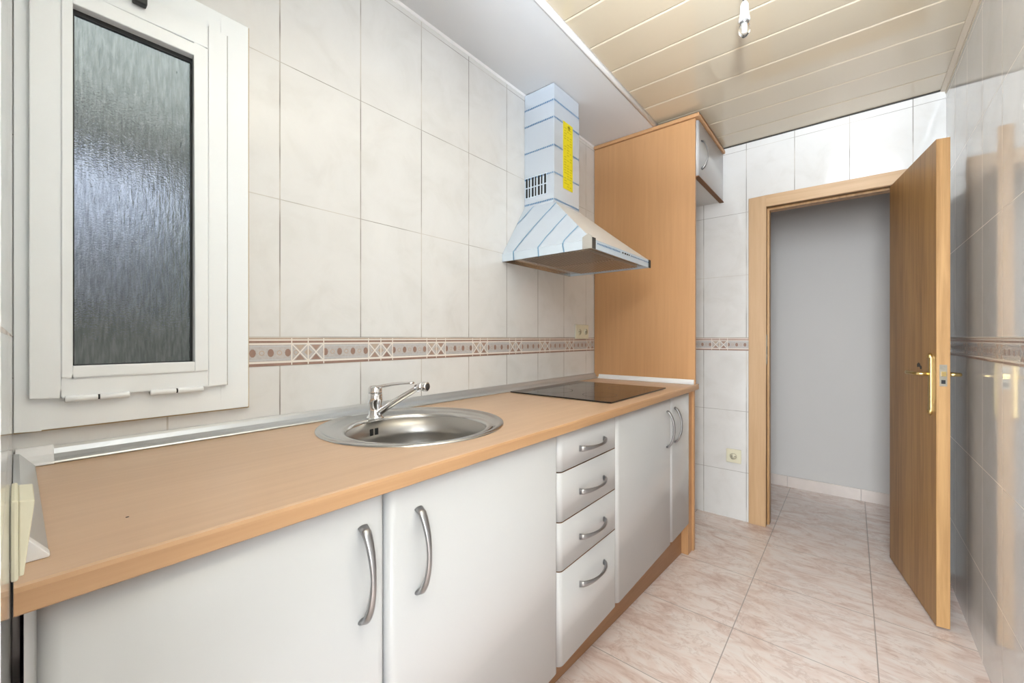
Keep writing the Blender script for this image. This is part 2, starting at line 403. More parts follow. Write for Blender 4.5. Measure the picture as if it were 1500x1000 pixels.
# light well outside the window
b = MB(); b.box(-2.35, -2.25, -1.4, 1.8, -.5, 3.2, 'shaft'); b.box(-2.25, XW-T, 1.3, 1.4, -.5, 3.2, 'shaft'); b.box(-2.25, XW-T, -1.1, -1.0, -.5, 3.2, 'shaft')
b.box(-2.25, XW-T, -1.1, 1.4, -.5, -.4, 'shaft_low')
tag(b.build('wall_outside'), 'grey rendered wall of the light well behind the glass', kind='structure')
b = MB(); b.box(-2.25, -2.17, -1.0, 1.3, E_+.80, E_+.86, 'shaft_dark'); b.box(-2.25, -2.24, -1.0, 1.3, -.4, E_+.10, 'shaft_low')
tag(b.build('trim_10'), 'dark ledge of the light well behind the glass', kind='structure')
b = MB()
rows = []
for i in range(13):
    y = -.26+.66*i/12
    rows.append([(-2.0+.02*math.sin(i*1.9), y, E_+.62-.012*abs(math.sin(i*.8))), (-2.0+.05*math.sin(i*1.9), y, E_+.10+.02*math.sin(i))])
vs = [p for r in rows for p in r]; b.add(vs, [(2*i, 2*i+2, 2*i+3, 2*i+1) for i in range(12)], 'sheet', True)
o = b.build('hanging_cloth'); sd = o.modifiers.new('thick', 'SOLIDIFY'); sd.thickness = .004
tag(o, 'blurred pale blue cloth hanging outside behind the obscured glass', 'cloth')
b = MB(); b.tube([(-2.0, -1.0, E_+.625), (-2.0, 1.3, E_+.625)], .006, 'shaft_dark', 8)
tag(b.build('washing_line'), 'thin line stretched outside behind the obscured glass', 'line')

# ------------------------------------------------------------------ worktop
ZT = E_-.25
top = MB(); fy1 = 2.383
top.prism([(XW+.001, ZT-.03), (-.6475, ZT-.03), (-.6455, ZT-.028), (-.6450, ZT-.006), (-.6475, ZT-.0015), (-.652, ZT), (XW+.001, ZT)], YN+.002, fy1, 1, 'beech_y')
for i_ in (1, 2, 3): top.m[i_] = top.mi('beech_front')
top = top.build('worktop')
def cut(o, cyl):
    c = cyl.build('cutter'); md = o.modifiers.new('cut', 'BOOLEAN'); md.operation = 'DIFFERENCE'; md.object = c; md.solver = 'EXACT'
    bpy.context.view_layer.update(); dg = bpy.context.evaluated_depsgraph_get()
    me = bpy.data.meshes.new_from_object(o.evaluated_get(dg)); o.modifiers.clear(); o.data = me; bpy.data.objects.remove(c)
SX, SY, SR = -.985, .742, .262
k = MB(); k.lathe([(.207, ZT-.1), (.207, ZT+.05)], (-.940, .722, 0), 'dark', 64); cut(top, k)
k = MB(); k.box(-1.18, -.73, 1.47, 2.01, ZT-.1, ZT+.05, 'dark'); cut(top, k)
tag(top, 'long beech laminate worktop with the sink and hob let into it', 'worktop')
b = MB(); b.box(XW+.02, -.6455, fy1, fy1+.0012, ZT-.029, ZT-.001, 'raw'); b.build('end_strip', top)
b = MB(); b.lathe([(.002, .0001), (.002, .0004)], (-.78, .10, ZT), 'dark', 10); b.build('burn_mark', top)

# upstand trims
def upstand(name, along, a0, a1, base, m, label, sgn=1, cap=None, group=None):
    # concave profile: (out from wall, height)
    pr = [(.001, 0), (.034, 0), (.036, .002), (.034, .005), (.022, .009), (.014, .016), (.010, .026), (.006, .031), (.001, .031)]
    b = MB()
    if along == 'y': b.prism([(base+sgn*p, ZT+.0003+q) for p, q in pr], a0, a1, 1, m, False)
    else: b.prism([(base+sgn*p, ZT+.0003+q) for p, q in pr], a0, a1, 0, m, False)
    return tag(b.build(name), label, 'trim')
t1 = upstand('upstand_trim', 'y', .030, 2.331, XW, 'alu', 'long grey aluminium sealing trim along the window wall')
b = MB()
pr = [(.001, 0), (.038, 0), (.040, .002), (.038, .006), (.025, .010), (.016, .017), (.012, .027), (.008, .033), (.001, .033)]
b.prism([(XW+p, ZT+.0003+q) for p, q in pr], YN+.003, .050, 1, 'alu_white')
b.build('corner_cap', t1, .001)
pr = [(.001, 0), (.027, 0), (.028, .002), (.027, .004), (.008, .030), (.001, .031)]
b = MB(); b.prism([(YN+p, ZT+.0003+q) for p, q in pr], XW+.040, -.722, 0, 'alu')
t2 = tag(b.build('upstand_trim'), 'short grey sealing trim on the worktop below the light switch', 'trim')
b = MB(); b.prism([(YN+p*1.03, ZT+.0003+q*1.04) for p, q in pr], -.722, -.706, 0, 'alu_white'); b.build('end_cap', t2, .001)
b = MB(); pr = [(.0005, 0), (.020, 0), (.022, .002), (.020, .005), (.010, .014), (.006, .024), (.0005, .025)]
b.prism([(2.333-p, ZT+.0003+q) for p, q in pr], XW+.038, -.655, 0, 'alu_white')
tag(b.build('upstand_trim'), 'white sealing trim at the foot of the beech side panel', 'trim')

# ------------------------------------------------------------------ sink and tap
def circ(cx, cy, r, z, n=72): return [(cx+r*math.cos(2*math.pi*j/n), cy+r*math.sin(2*math.pi*j/n), z) for j in range(n)]
snk = empty('kitchen_sink', (SX, SY, ZT)); tag(snk, 'round stainless steel sink let into the beech worktop', 'sink')
BX, BY, BR = -.940, .722, .190
def rel(r): return [(x-SX, y-SY, z-ZT) for x, y, z in r]
b = MB()
b.loft([rel(q) for q in [circ(SX, SY, SR, ZT+.0006), circ(SX, SY, SR-.001, ZT+.0035), circ(SX, SY, SR-.007, ZT+.006), circ(SX, SY, SR-.014, ZT+.0055), circ(SX, SY, SR-.018, ZT+.0025),
   circ(SX+.008, SY-.004, SR-.030, ZT+.002), circ(BX-.006, BY+.004, BR+.024, ZT+.002), circ(BX, BY, BR+.014, ZT+.0045), circ(BX, BY, BR+.006, ZT+.0045), circ(BX, BY, BR+.001, ZT+.001), circ(BX, BY, BR-.001, ZT-.006)]], 'steel')
b.build('rim', snk)
b = MB()
b.loft([rel(q) for q in [circ(BX, BY, BR-.001, ZT-.006), circ(BX, BY, BR-.004, ZT-.06), circ(BX, BY, BR-.010, ZT-.110), circ(BX, BY, BR-.022, ZT-.133), circ(BX, BY, BR-.045, ZT-.146), circ(BX, BY, .05, ZT-.152), circ(BX, BY, .046, ZT-.156)]], 'steel_bowl', cap1=True)
o = b.build('bowl', snk); sd = o.modifiers.new('t', 'SOLIDIFY'); sd.thickness = .001
b = MB(); b.lathe([(.045, ZT-.1555), (.045, ZT-.153), (.036, ZT-.152), (.034, ZT-.1545), (.004, ZT-.1545), (.004, ZT-.148), (.0, ZT-.148)], (BX-SX, BY-SY, -ZT), 'chrome', 32); b.build('drain', snk)
# overflow slots in the bowl wall under the tap
b = MB()
for q in (-.075, -.045, .025, .055):
    a = math.radians(188)+q*1.0
    rr = BR-.0045
    c_ = Vector((BX-SX+rr*math.cos(a), BY-SY+rr*math.sin(a), -.036)); td = Vector((-math.sin(a), math.cos(a), 0))*.0028; n_ = Vector((-math.cos(a), -math.sin(a), 0))*.0018
    vs = []
    for dz in (-.010, .010):
        for s1 in (-1, 1):
            for s2 in (-1, 1): vs.append(c_+td*s1+n_*s2+Vector((0, 0, dz)))
    b.add(vs, [(0, 1, 3, 2), (4, 6, 7, 5), (0, 4, 5, 1), (2, 3, 7, 6), (0, 2, 6, 4), (1, 5, 7, 3)], 'black')
b.build('overflow_slots', snk)

TX, TY, TZ = -1.133, .708, ZT+.0035
tap = empty('mixer_tap', (TX, TY, TZ)); tag(tap, 'chrome single lever mixer tap standing on the sink rim', 'tap')
b = MB(); b.lathe([(.0, 0), (.026, 0), (.026, .004), (.022, .008), (.020, .012), (.0195, .045), (.0215, .050), (.0215, .072), (.0200, .076), (.0, .076)], (0, 0, 0), 'chrome', 36); b.build('body', tap)
b = MB(); d = Vector((.165, .045, 0))
pts = []; rad = []
for i in range(13):
    t = i/12; pts.append(d*(.08+.92*t)+Vector((0, 0, .016+.090*t+.003*math.sin(t*math.pi)))); rad.append((.0115-.002*t, .0105-.002*t))
b.tube(pts, rad, 'chrome', 18); b.build('spout', tap)
e = d*1.0; u_ = d.normalized(); b = MB(); zz = .104
b.tube([e+u_*k_+Vector((0, 0, zz+q_)) for k_, q_ in ((-.014, -.004), (.0, .001), (.006, .002))], .0115, 'chrome', 20)
b.tube([e+u_*.006+Vector((0, 0, zz+.002)), e+u_*.0085+Vector((0, 0, zz+.002))], .0095, 'handle', 20)
b.tube([e+u_*.0085+Vector((0, 0, zz+.002)), e+u_*.011+Vector((0, 0, zz+.002)), e+u_*.022+Vector((0, 0, zz+.002)), e+u_*.024+Vector((0, 0, zz+.002))], [(.0115,)*2, (.014,)*2, (.014,)*2, (.012,)*2], 'chrome', 20)
b.tube([e+u_*.0242+Vector((0, 0, zz+.002)), e+u_*.0248+Vector((0, 0, zz+.002))], .010, 'dark', 20)
b.build('aerator', tap)
b = MB(); b.lathe([(.0205, .077), (.0212, .082), (.0205, .094), (.015, .100), (.0, .102)], (0, 0, 0), 'chrome', 36)
pts = [d*(t*.84)+Vector((0, 0, .093+.022*t+.004*math.sin(t*math.pi))) for t in [j/9 for j in range(10)]]
b.tube(pts, [(.013-.006*j/9, .0065-.003*j/9) for j in range(10)], 'chrome', 16); b.build('lever', tap)

# ------------------------------------------------------------------ hob
hob = empty('ceramic_hob', (-.955, 1.742, ZT)); tag(hob, 'flat black ceramic glass hob let into the worktop under the hood', 'hob')
b = MB(); b.box(-.250, .250, -.298, .298, .0015, .0065, 'hob'); b.build('glass_top', hob, .0015)
b = MB(); b.box(-.22, .22, -.265, .265, -.045, .0012, 'dark'); b.build('housing', hob)
for cx, cy, r in ((-.12, -.14, .09), (.12, -.14, .073), (-.12, .14, .073), (.12, .14, .09)):
    b = MB(); b.loft([[(cx+rr*math.cos(q*math.pi/24), cy+rr*math.sin(q*math.pi/24), .0066) for q in range(48)] for rr in (r, r-.0012)], 'dark', False)
    b.build('ring_marking', hob)

# ------------------------------------------------------------------ base cabinets
XD0, XD1 = -.680, -.6600      # back and face of the doors
ZB, ZU = E_-.972, ZT-.034
def front_panel(name, ya, yb, za, zb, parent, face='white_lac', xb=XD0, xf=XD1, r=.018, loc=(0, 0, 0)):
    """postformed door: rounded vertical edges, straight top and bottom with a raw board edge"""
    lx, ly, lz = loc
    poly = [(xb, ya)]
    R = min(r, (xf-xb)*.9)
    for i in range(7):
        q = math.pi/2*i/6; poly.append((xf-R+R*math.sin(q), ya+R-R*math.cos(q)))
    for i in range(7):
        q = math.pi/2*i/6; poly.append((xf-R+R*math.cos(q), yb-R+R*math.sin(q)))
    poly.append((xb, yb)); poly = [(x-lx, y-ly) for x, y in poly]
    b = MB(); n = len(poly)
    b.add([(x, y, za-lz) for x, y in poly]+[(x, y, zb-lz) for x, y in poly], [(i, (i+1) % n, n+(i+1) % n, n+i) for i in range(n)], face, False)
    me_s = [1 <= i <= 13 for i in range(n)]
    b.sm = me_s
    b.add([(x, y, za-lz) for x, y in poly], [tuple(range(n))[::-1]], 'raw'); b.add([(x, y, zb-lz) for x, y in poly], [tuple(range(n))], 'raw')
    return b.build(name, parent)
def bow_handle(parent, c, length, vertical=True, out=.030, xs=XD1, wide=.0085):
    """bow pull: flattened feet, arched waist; c = centre on the door face, in the parent's space"""
    b = MB(); pts = []; rad = []; N_ = 24
    for i in range(N_+1):
        t = i/N_; a = (t-.5)*length
        o_ = .004+out*(math.sin(math.pi*t)**.62) if 0 < t < 1 else .0
        pts.append((c[0]+o_, c[1], c[2]-a) if vertical else (c[0]+o_, c[1]+a, c[2]))
        w = wide*(.62+.5*abs(2*t-1)**1.5); rad.append((w, .0042+.0015*abs(2*t-1)))
    b.tube(pts, rad, 'handle', 14, ref=(1, 0, 0))
    return b.build('handle', parent)
def carcass(root, ya, yb, dx0=XW+.03, dx1=XD0-.002, shelf=None):
    b = MB(); t = .016; z0, z1 = E_-.985, ZT-.031
    b.box(dx0, dx1, ya, ya+t, z0, z1, 'carcass'); b.box(dx0, dx1, yb-t, yb, z0, z1, 'carcass')
    b.box(dx0, dx1, ya+t, yb-t, z0, z0+t, 'carcass'); b.box(dx0, dx0+.004, ya+t, yb-t, z0+t, z1, 'carcass')
    for y in (ya+.04, yb-.04):
        for x_ in (dx0+.08, dx1-.20): b.lathe([(.02, .001), (.02, z0)], (x_, y, 0), 'dark', 12)
    return b.build('carcass', root)
cab1 = empty('base_cabinet'); tag(cab1, 'white two door base cabinet under the sink, nearest the window', 'cabinet')
carcass(cab1, .006, 1.014)
d1 = front_panel('door', .015, .4355, ZB, ZU, cab1); bow_handle(d1, (XD1, .388, E_-.413), .165)
d2 = front_panel('door', .4405, 1.0115, ZB, ZU, cab1); bow_handle(d2, (XD1, .508, E_-.418), .165)
cab2 = empty('drawer_cabinet'); tag(cab2, 'white base cabinet with four drawers, between the wide doors', 'cabinet')
carcass(cab2, 1.016, 1.399)
zs = [ZU, E_-.397, E_-.545, E_-.690, ZB]
hz = [-.347, -.482, -.624, -.772]
for i in range(4):
    dr = front_panel('drawer', 1.017, 1.396, zs[i+1]+.002, zs[i]-(.0015 if i else 0), cab2)
    bow_handle(dr, (XD1, 1.213, E_+hz[i]), .165, False, .026)
cab3 = empty('base_cabinet'); tag(cab3, 'white two door base cabinet below the hob, one wide and one narrow door', 'cabinet')
carcass(cab3, 1.401, 2.268)
d3 = front_panel('door', 1.401, 1.981, ZB, ZU, cab3); bow_handle(d3, (XD1, 1.925, E_-.421), .165)
d4 = front_panel('door', 1.985, 2.268, ZB, ZU, cab3); bow_handle(d4, (XD1, 2.030, E_-.418), .165)
b = MB(); b.box(XW+.03, -.668, 2.271, 2.333, .001, ZT-.031, 'beech_z'); b.box(XW+.03, -.659, 2.336, 2.362, .001, ZT-.031, 'beech_z')
tag(b.build('end_panel', bevel=.001), 'beech end panel closing the base cabinets next to the empty gap', 'panel')
b = MB()
xa = lambda y: -.763+.054*(y-1.15)
b.add([(xa(.006), .006, .001), (xa(2.268), 2.268, .001), (xa(2.268)-.016, 2.268, .001), (xa(.006)-.016, .006, .001),
       (xa(.006), .006, E_-.987), (xa(2.268), 2.268, E_-.987), (xa(2.268)-.016, 2.268, E_-.987), (xa(.006)-.016, .006, E_-.987)],
      [(0, 1, 2, 3), (4, 5, 6, 7), (0, 1, 5, 4), (1, 2, 6, 5), (2, 3, 7, 6), (3, 0, 4, 7)], 'plinth')
tag(b.build('plinth_board'), 'brown wooden plinth board under the white base cabinets', 'plinth')

# ------------------------------------------------------------------ tall beech panel, wall cabinet and cornice
oc = empty('wall_cabinet', (-.951, 2.64, E_+.88)); tag(oc, 'high cabinet with beech side panel reaching down to the worktop', 'cabinet')
O = Vector(oc.location)
def off(b):
    b.v = [tuple(Vector(v)-O) for v in b.v]; return b
b = MB(); b.box(XW+.003, -.651, 2.334, 2.352, ZT+.001, E_+1.184, 'beech_z'); off(b).build('side_panel', oc, .0008)
b = MB()
b.box(XW+.003, -.664, 2.353, YF-.003, E_+.880, E_+.896, 'carcass'); b.box(XW+.003, -.664, 2.353, YF-.003, E_+1.168, E_+1.184, 'carcass')
b.box(XW+.003, -.664, YF-.019, YF-.003, E_+.896, E_+1.168, 'carcass'); b.box(XW+.003, XW+.007, 2.353, YF-.019, E_+.896, E_+1.168, 'carcass')
off(b).build('body', oc)
dd = front_panel('door', 2.353, YF-.006, E_+.879, E_+1.180, oc, xb=-.660, xf=-.6385, loc=tuple(O)); bow_handle(dd, tuple(Vector((-.6385, 2.41, E_+1.008))-O), .155, True, .030)
b = MB(); b.box(-.662, -.637, 2.352, YF-.006, E_+.874, E_+.8785, 'raw'); off(b).build('edge_strip', oc)
b = MB(); pr = [(0, 1.185), (.008, 1.185), (.012, 1.190), (.014, 1.205), (.012, 1.209), (0, 1.209)]
b.box(XW+.003, -.628, 2.322, 2.360, E_+1.186, E_+1.2065, 'beech_edge'); b.box(-.672, -.628, 2.360, YF-.003, E_+1.186, E_+1.2065, 'beech_edge')
off(b).build('cornice', oc, .005, 3)

# ------------------------------------------------------------------ cooker hood
HX, HY = XW+.001, 1.745
hood = empty('cooker_hood', (HX, HY, E_+.355)); tag(hood, 'steel chimney hood still in blue protective film above the hob', 'hood')
HO = Vector(hood.location)
def hoff(b):
    b.v = [tuple(Vector(v)-HO) for v in b.v]; return b
hy0, hy1, hx1 = 1.447, 2.047, -.789
cy0, cy1, cx1 = 1.616, 1.848, -1.080
z0, z1, z2, z3 = E_+.355, E_+.392, E_+.642, ZS-.003
b = MB()   # rim: hollow box
t = .004
b.box(HX, hx1, hy0, hy0+t, z0, z1, 'film_rim'); b.box(HX, hx1, hy1-t, hy1, z0, z1, 'film_rim'); b.box(hx1-t, hx1, hy0+t, hy1-t, z0, z1, 'film_rim'); b.box(HX, HX+t, hy0+t, hy1-t, z0, z1, 'steel')
hoff(b).build('rim', hood, .0008)
N_ = 10; L_ = []; 
def canopy_pt(s_, side):
    """s_: 0 at the rim, 1 at the chimney; slightly concave sides"""
    k = s_**.97; z = z1+(z2-z1)*s_
    return (HX, hx1+(cx1+.004-hx1)*k, hy0+(cy0-.002-hy0)*k, hy1+(cy1+.002-hy1)*k, z)
b = MB()
for i in range(N_):
    a = canopy_pt(i/N_, 0); c = canopy_pt((i+1)/N_, 0)
    b.add([(a[0], a[2], a[4]), (a[1], a[2], a[4]), (c[1], c[2], c[4]), (c[0], c[2], c[4])], [(0, 1, 2, 3)], 'film')
    b.add([(a[1], a[2], a[4]), (a[1], a[3], a[4]), (c[1], c[3], c[4]), (c[1], c[2], c[4])], [(0, 1, 2, 3)], 'film_front')
    b.add([(a[0], a[3], a[4]), (a[1], a[3], a[4]), (c[1], c[3], c[4]), (c[0], c[3], c[4])], [(0, 1, 2, 3)], 'film')
hoff(b).build('canopy', hood)
b = MB(); b.box(HX, cx1, cy0, cy1, z2, E_+1.13, 'film'); b.box(HX, cx1-.002, cy0+.002, cy1-.002, E_+1.13, z3, 'film')
hoff(b).build('chimney', hood, .0015)
# underside: plate, two mesh filters
b = MB(); b.box(HX+.005, hx1-.005, hy0+.005, hy1-.005, z0+.012, z0+.016, 'steel'); hoff(b).build('underside_plate', hood)
for ya, yb in ((hy0+.035, HY-.006), (HY+.006, hy1-.035)):
    b = MB(); b.box(HX+.09, hx1-.05, ya, yb, z0+.004, z0+.012, 'filter')
    for i in range(22):
        x = HX+.10+i*(hx1-.06-HX-.10)/21; b.box(x-.0012, x+.0012, ya+.006, yb-.006, z0+.002, z0+.004, 'steel')
    hoff(b).build('grease_filter', hood)
# printed film lines: short blue dashes
b = MB()
def dash(b, p, q, wv, nrm, m, n=1, gap=.35, jit=.0):
    p, q, wv, nrm = Vector(p), Vector(q), Vector(wv), Vector(nrm)
    for i in range(n):
        a = p.lerp(q, i/n); c = p.lerp(q, (i+1-gap)/n); w = wv*(1+.5*random.random()*jit)
        b.add([a-w+nrm, c-w+nrm, c+w+nrm, a+w+nrm], [(0, 1, 2, 3)], m)
for zz in (1.124, 1.043, .911, .782, .656):
    z = E_+zz; b = MB()
    dash(b, (HX+.003, cy0, z), (cx1, cy0, z), (0, 0, .0033), (0, -.0012, 0), 'blue', 17, .32, .8)
    dash(b, (cx1, cy0, z), (cx1, cy1, z), (0, 0, .0033), (.0012, 0, 0), 'blue', 21, .32, .8)
    hoff(b).build('printed_line', hood, keep=True)
b = MB()
dash(b, (hx1, hy0+.045, E_+.380), (hx1, hy0+.26, E_+.380), (0, 0, .0028), (.0006, 0, 0), 'blue', 17, .3, .8)
hoff(b).build('printed_line', hood, keep=True); b = MB()
dash(b, (hx1, hy0+.37, E_+.380), (hx1, hy1-.012, E_+.380), (0, 0, .0022), (.0006, 0, 0), 'blue', 15, .3, .8)
hoff(b).build('printed_line', hood, keep=True)
b = MB()
for i, w in enumerate((.010, .004, .012, .006, .011, .005, .009)):
    y = hy0+.275+i*.012; b.add([(hx1+.0006, y, E_+.377), (hx1+.0006, y+w, E_+.377), (hx1+.0006, y+w+.002, E_+.384), (hx1+.0006, y+.002, E_+.384)], [(0, 1, 2, 3)], 'black')
hoff(b).build('rim_lettering', hood, keep=True)
# curved stripes on the left side of the canopy film
STR = [[(-1.196, 1.0), (-1.202, .976), (-1.227, .788), (-1.2525, .643)],
       [(-1.060, .955), (-1.066, .921), (-1.102, .703), (-1.148, .384), (-1.176, .141), (-1.188, .01), (-1.186, -.15)],
       [(-.968, .61), (-.973, .588), (-1.004, .391), (-1.031, .204), (-1.050, .015), (-1.046, -.16)],
       [(-.880, .30), (-.884, .283), (-.906, .169), (-.922, .061), (-.923, -.04), (-.917, -.15)]]
for L in STR:
    b = MB(); pts = []
    L = [(L[i][0]+(L[i+1][0]-L[i][0])*q/8, L[i][1]+(L[i+1][1]-L[i][1])*q/8) for i in range(len(L)-1) for q in range(8)]+[L[-1]]
    for x, s_ in L:
        if s_ >= 0: a = canopy_pt(s_, 0); pts.append((x, a[2]-.0016, a[4]+.0008))
        else: pts.append((x, hy0-.0014, z1+.25*s_))
    for p, q in zip(pts, pts[1:]):
        p, q = Vector(p), Vector(q)
        b.add([p-Vector((.0032, 0, 0)), q-Vector((.0032, 0, 0)), q+Vector((.0032, 0, 0)), p+Vector((.0032, 0, 0))], [(0, 1, 2, 3)], 'blue_pale')
    hoff(b).build('film_stripe', hood)
b = MB()   # yellow sticker with rows of print
b.box(cx1+.0003, cx1+.0012, 1.694, 1.782, E_+.728, E_+1.055, 'yellow')
for i in range(24):
    z = E_+.742+i*.0128
    for j in range(3):
        if random.random() < .75: b.box(cx1+.0012, cx1+.0014, 1.704+j*.025, 1.704+j*.025+.012+.01*random.random(), z, z+.004, 'yellow_ink')
b.lathe([(.012, .0011), (.012, .0014)], (cx1, 1.745, E_+1.035), 'yellow_ink', 16, 0)
hoff(b).build('yellow_sticker', hood)
b = MB()   # vent grille: two rows of slots
b.box(HX+.004, HX+.138, cy0-.0010, cy0-.0002, E_+.688, E_+.790, 'film_rim')
for i in range(7):
    x = HX+.010+i*.0185
    for za, zb in ((.692, .736), (.742, .786)): b.box(x, x+(.008 if i % 2 else .011), cy0-.0016, cy0-.0010, E_+za, E_+zb, 'black')
hoff(b).build('vent_grille', hood)
for yy, wd in ((hy0, .030), (hy1-.014, .016)):
    b = MB()
    if yy == hy0:
        b.box(hx1-.040, hx1+.002, hy0-.005, hy0-.0005, z0-.001, z1+.010, 'foam'); b.box(hx1+.0005, hx1+.004, hy0-.0005, hy0+.026, z0-.001, z1+.006, 'dark')
        b.prism([(hx1-.040, z1+.010), (hx1+.002, z1+.010), (hx1-.016, z1+.022)], hy0-.004, hy0+.002, 1, 'foam')
    else: b.box(hx1+.0005, hx1+.005, hy1-.018, hy1+.003, z0-.001, z1+.001, 'dark')
    hoff(b).build('corner_protector', hood, .001)

# ------------------------------------------------------------------ sockets and switch
def plate(name, c, normal, w, h, label, cat, kind):
    """normal: '+x', '-y' or '+y'; c on the wall"""
    o = empty(name, c); tag(o, label, cat)
    if normal == '+x': o.rotation_euler = (0, 0, math.pi/2)
    if normal == '+y': o.rotation_euler = (0, 0, math.pi)
    # local: plate faces -y
    b = MB(); th0 = .005 if kind == 'switch' else .009; b.box(-w/2, w/2, -th0, -.0003, -h/2, h/2, 'cream'); b.build('cover_plate', o, .003)
    if kind == 'round':
        b = MB(); b.lathe([(.0, -.013), (.021, -.013), (.021, -.009)], (0, 0, 0), 'cream', 32, 1)
        b.lathe([(.0175, -.0135), (.0175, -.013)], (0, 0, 0), 'cream_dark', 32, 1)
        b.lathe([(.0155, -.0138), (.0155, -.0134)], (0, 0, 0), 'cream', 32, 1)
        for s_ in (-1, 1): b.lathe([(.003, -.0142), (.003, -.0137)], (s_*.0095, 0, 0), 'black', 12, 1)
        b.build('socket_insert', o)
    if kind == 'double':
        for s_ in (-1, 1):
            b = MB(); b.lathe([(.0, -.012), (.018, -.012), (.018, -.009)], (s_*w*.25, 0, 0), 'cream', 28, 1)
            for t_ in (-1, 1): b.box(s_*w*.25+t_*.008-.003, s_*w*.25+t_*.008+.003, -.0126, -.0119, -.003, .003, 'black')
            b.lathe([(.0145, -.0124), (.0145, -.0120)], (s_*w*.25, 0, 0), 'cream_dark', 28, 1); b.lathe([(.0135, -.0126), (.0135, -.0122)], (s_*w*.25, 0, 0), 'cream', 28, 1)
            b.build('socket_insert', o)
    if kind == 'switch':
        b = MB(); b.prism([(-.005, -h*.46), (-.008, -h*.46), (-.0145, h*.45), (-.005, h*.47)], -w*.45, w*.45, 0, 'cream'); b.build('rocker', o, .001)
    return o
plate('wall_socket', (XW, 2.175, E_+.038), '+x', .150, .084, 'cream double wall socket just above the mosaic border near the hob', 'socket', 'double')
plate('wall_socket', (-.580, YF, E_-.750), '-y', .086, .086, 'cream round pin wall socket low on the tiles left of the doorway', 'socket', 'round')
plate('light_switch', (-.600, YN, E_-.178), '+y', .072, .072, 'cream light switch at the left edge above the worktop end', 'switch', 'switch')

# ------------------------------------------------------------------ doorway, casing and door leaf
dr_ = empty('door_1', (0, 0, 0)); tag(dr_, 'open oak veneer door with brass lever handles and its casing', kind='structure')
b = MB()
b.box(-.496, OX0, YF-.012, YF-.0003, 0, E_+.866, 'casing')
b.prism([(OX0, E_+.798), (OX1+.092, E_+.798), (OX1+.092, E_+.866), (OX0, E_+.866)], YF-.012, YF-.0003, 1, 'casing_h')
b.box(OX1, OX1+.092, YF-.012, YF-.0003, 0, E_+.798, 'casing')
b.build('casing', dr_, .002)
b = MB()   # jamb lining with rebate
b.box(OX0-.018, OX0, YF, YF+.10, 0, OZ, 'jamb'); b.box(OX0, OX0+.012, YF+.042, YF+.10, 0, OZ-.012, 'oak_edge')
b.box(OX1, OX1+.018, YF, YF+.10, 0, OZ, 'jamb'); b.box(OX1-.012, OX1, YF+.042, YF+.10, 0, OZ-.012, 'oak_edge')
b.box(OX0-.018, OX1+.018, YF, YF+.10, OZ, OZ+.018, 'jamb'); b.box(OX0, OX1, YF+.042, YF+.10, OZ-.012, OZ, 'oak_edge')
b.build('jamb', dr_, .001)
b = MB(); b.box(OX0+.0002, OX0+.003, YF+.008, YF+.030, E_-.16, E_+.02, 'rust'); b.box(OX0+.003, OX0+.0034, YF+.012, YF+.026, E_-.10, E_-.05, 'black'); b.build('strike_plate', dr_)
ang = math.atan2(-(2.349-2.927), (.257-.152))    # leaf direction below the x axis
lf = MB(); Lw = .589; th_ = .040; H0, H1 = .010, E_+.787
lf.box(0, Lw, 0, .0015, H0, H1, 'oak'); lf.box(0, Lw, th_-.0015, th_, H0, H1, 'oak'); lf.box(0, Lw, .0015, th_-.0015, H0, H1, 'oak_edge')
# local x runs along the leaf from the hinge, local y from the seen face towards the right wall
leaf = lf.build('leaf', dr_); leaf.location = (.152, 2.905, 0)
leaf.rotation_euler = (0, 0, -ang)
# hinge end sits just clear of the wall
def lever(side):
    y = 0 if side < 0 else th_
    s_ = -1 if side < 0 else 1
    hx = Lw-.047; hz_ = E_-.146
    b = MB(); pts = [(hx-.011, y), (hx+.011, y), (hx+.011, y+s_*.006), (hx+.006, y+s_*.010), (hx-.006, y+s_*.010), (hx-.011, y+s_*.006)]
    b.prism([(p[0], p[1]) for p in pts], hz_-.150, hz_+.070, 2, 'brass')
    b.lathe([(.011, hz_+.066), (.008, hz_+.078), (.0, hz_+.086)], (hx, y+s_*.004, 0), 'brass', 12); b.lathe([(.0, hz_-.168), (.008, hz_-.160), (.011, hz_-.146)], (hx, y+s_*.004, 0), 'brass', 12)
    b.build('handle_plate', leaf, .001)
    b = MB(); b.tube([(hx, y+s_*.008, hz_), (hx, y+s_*.034, hz_), (hx-.006, y+s_*.044, hz_), (hx-.020, y+s_*.048, hz_), (hx-.10, y+s_*.046, hz_-.002), (hx-.112, y+s_*.045, hz_-.002)],
                     [(.008, .008), (.007, .007), (.007, .007), (.0072, .0072), (.0066, .0066), (.0085, .0085)], 'brass', 14)
    b.build('lever_handle', leaf)
lever(-1); lever(1)
b = MB(); b.box(Lw-.0005, Lw+.0012, .009, .031, E_-.190, E_-.105, 'rust'); b.box(Lw+.0012, Lw+.010, .014, .026, E_-.150, E_-.132, 'brass'); b.box(Lw+.0012, Lw+.0016, .014, .026, E_-.180, E_-.165, 'black'); b.build('lock_plate', leaf)
b = MB(); b.add([(Lw-.185+.020*math.cos(q*.785)*(1+.3*(q % 2)), -.0006, E_-.118+.007*math.sin(q*.785)*(1+.4*(q % 3))) for q in range(8)], [tuple(range(8))], 'dark')
b.add([(Lw-.16+.012*math.cos(q*.785), -.0006, E_-.126+.009*math.sin(q*.785)) for q in range(8)], [tuple(range(8))], 'dark'); b.build('gouge_mark', leaf, keep=True)
for zz in (.25, 1.0, 1.75):
    b = MB(); b.lathe([(.0, zz), (.006, zz+.002), (.006, zz+.088), (.0, zz+.09)], (.0+.001, th_+.004, 0), 'brass', 12); b.build('hinge', leaf)

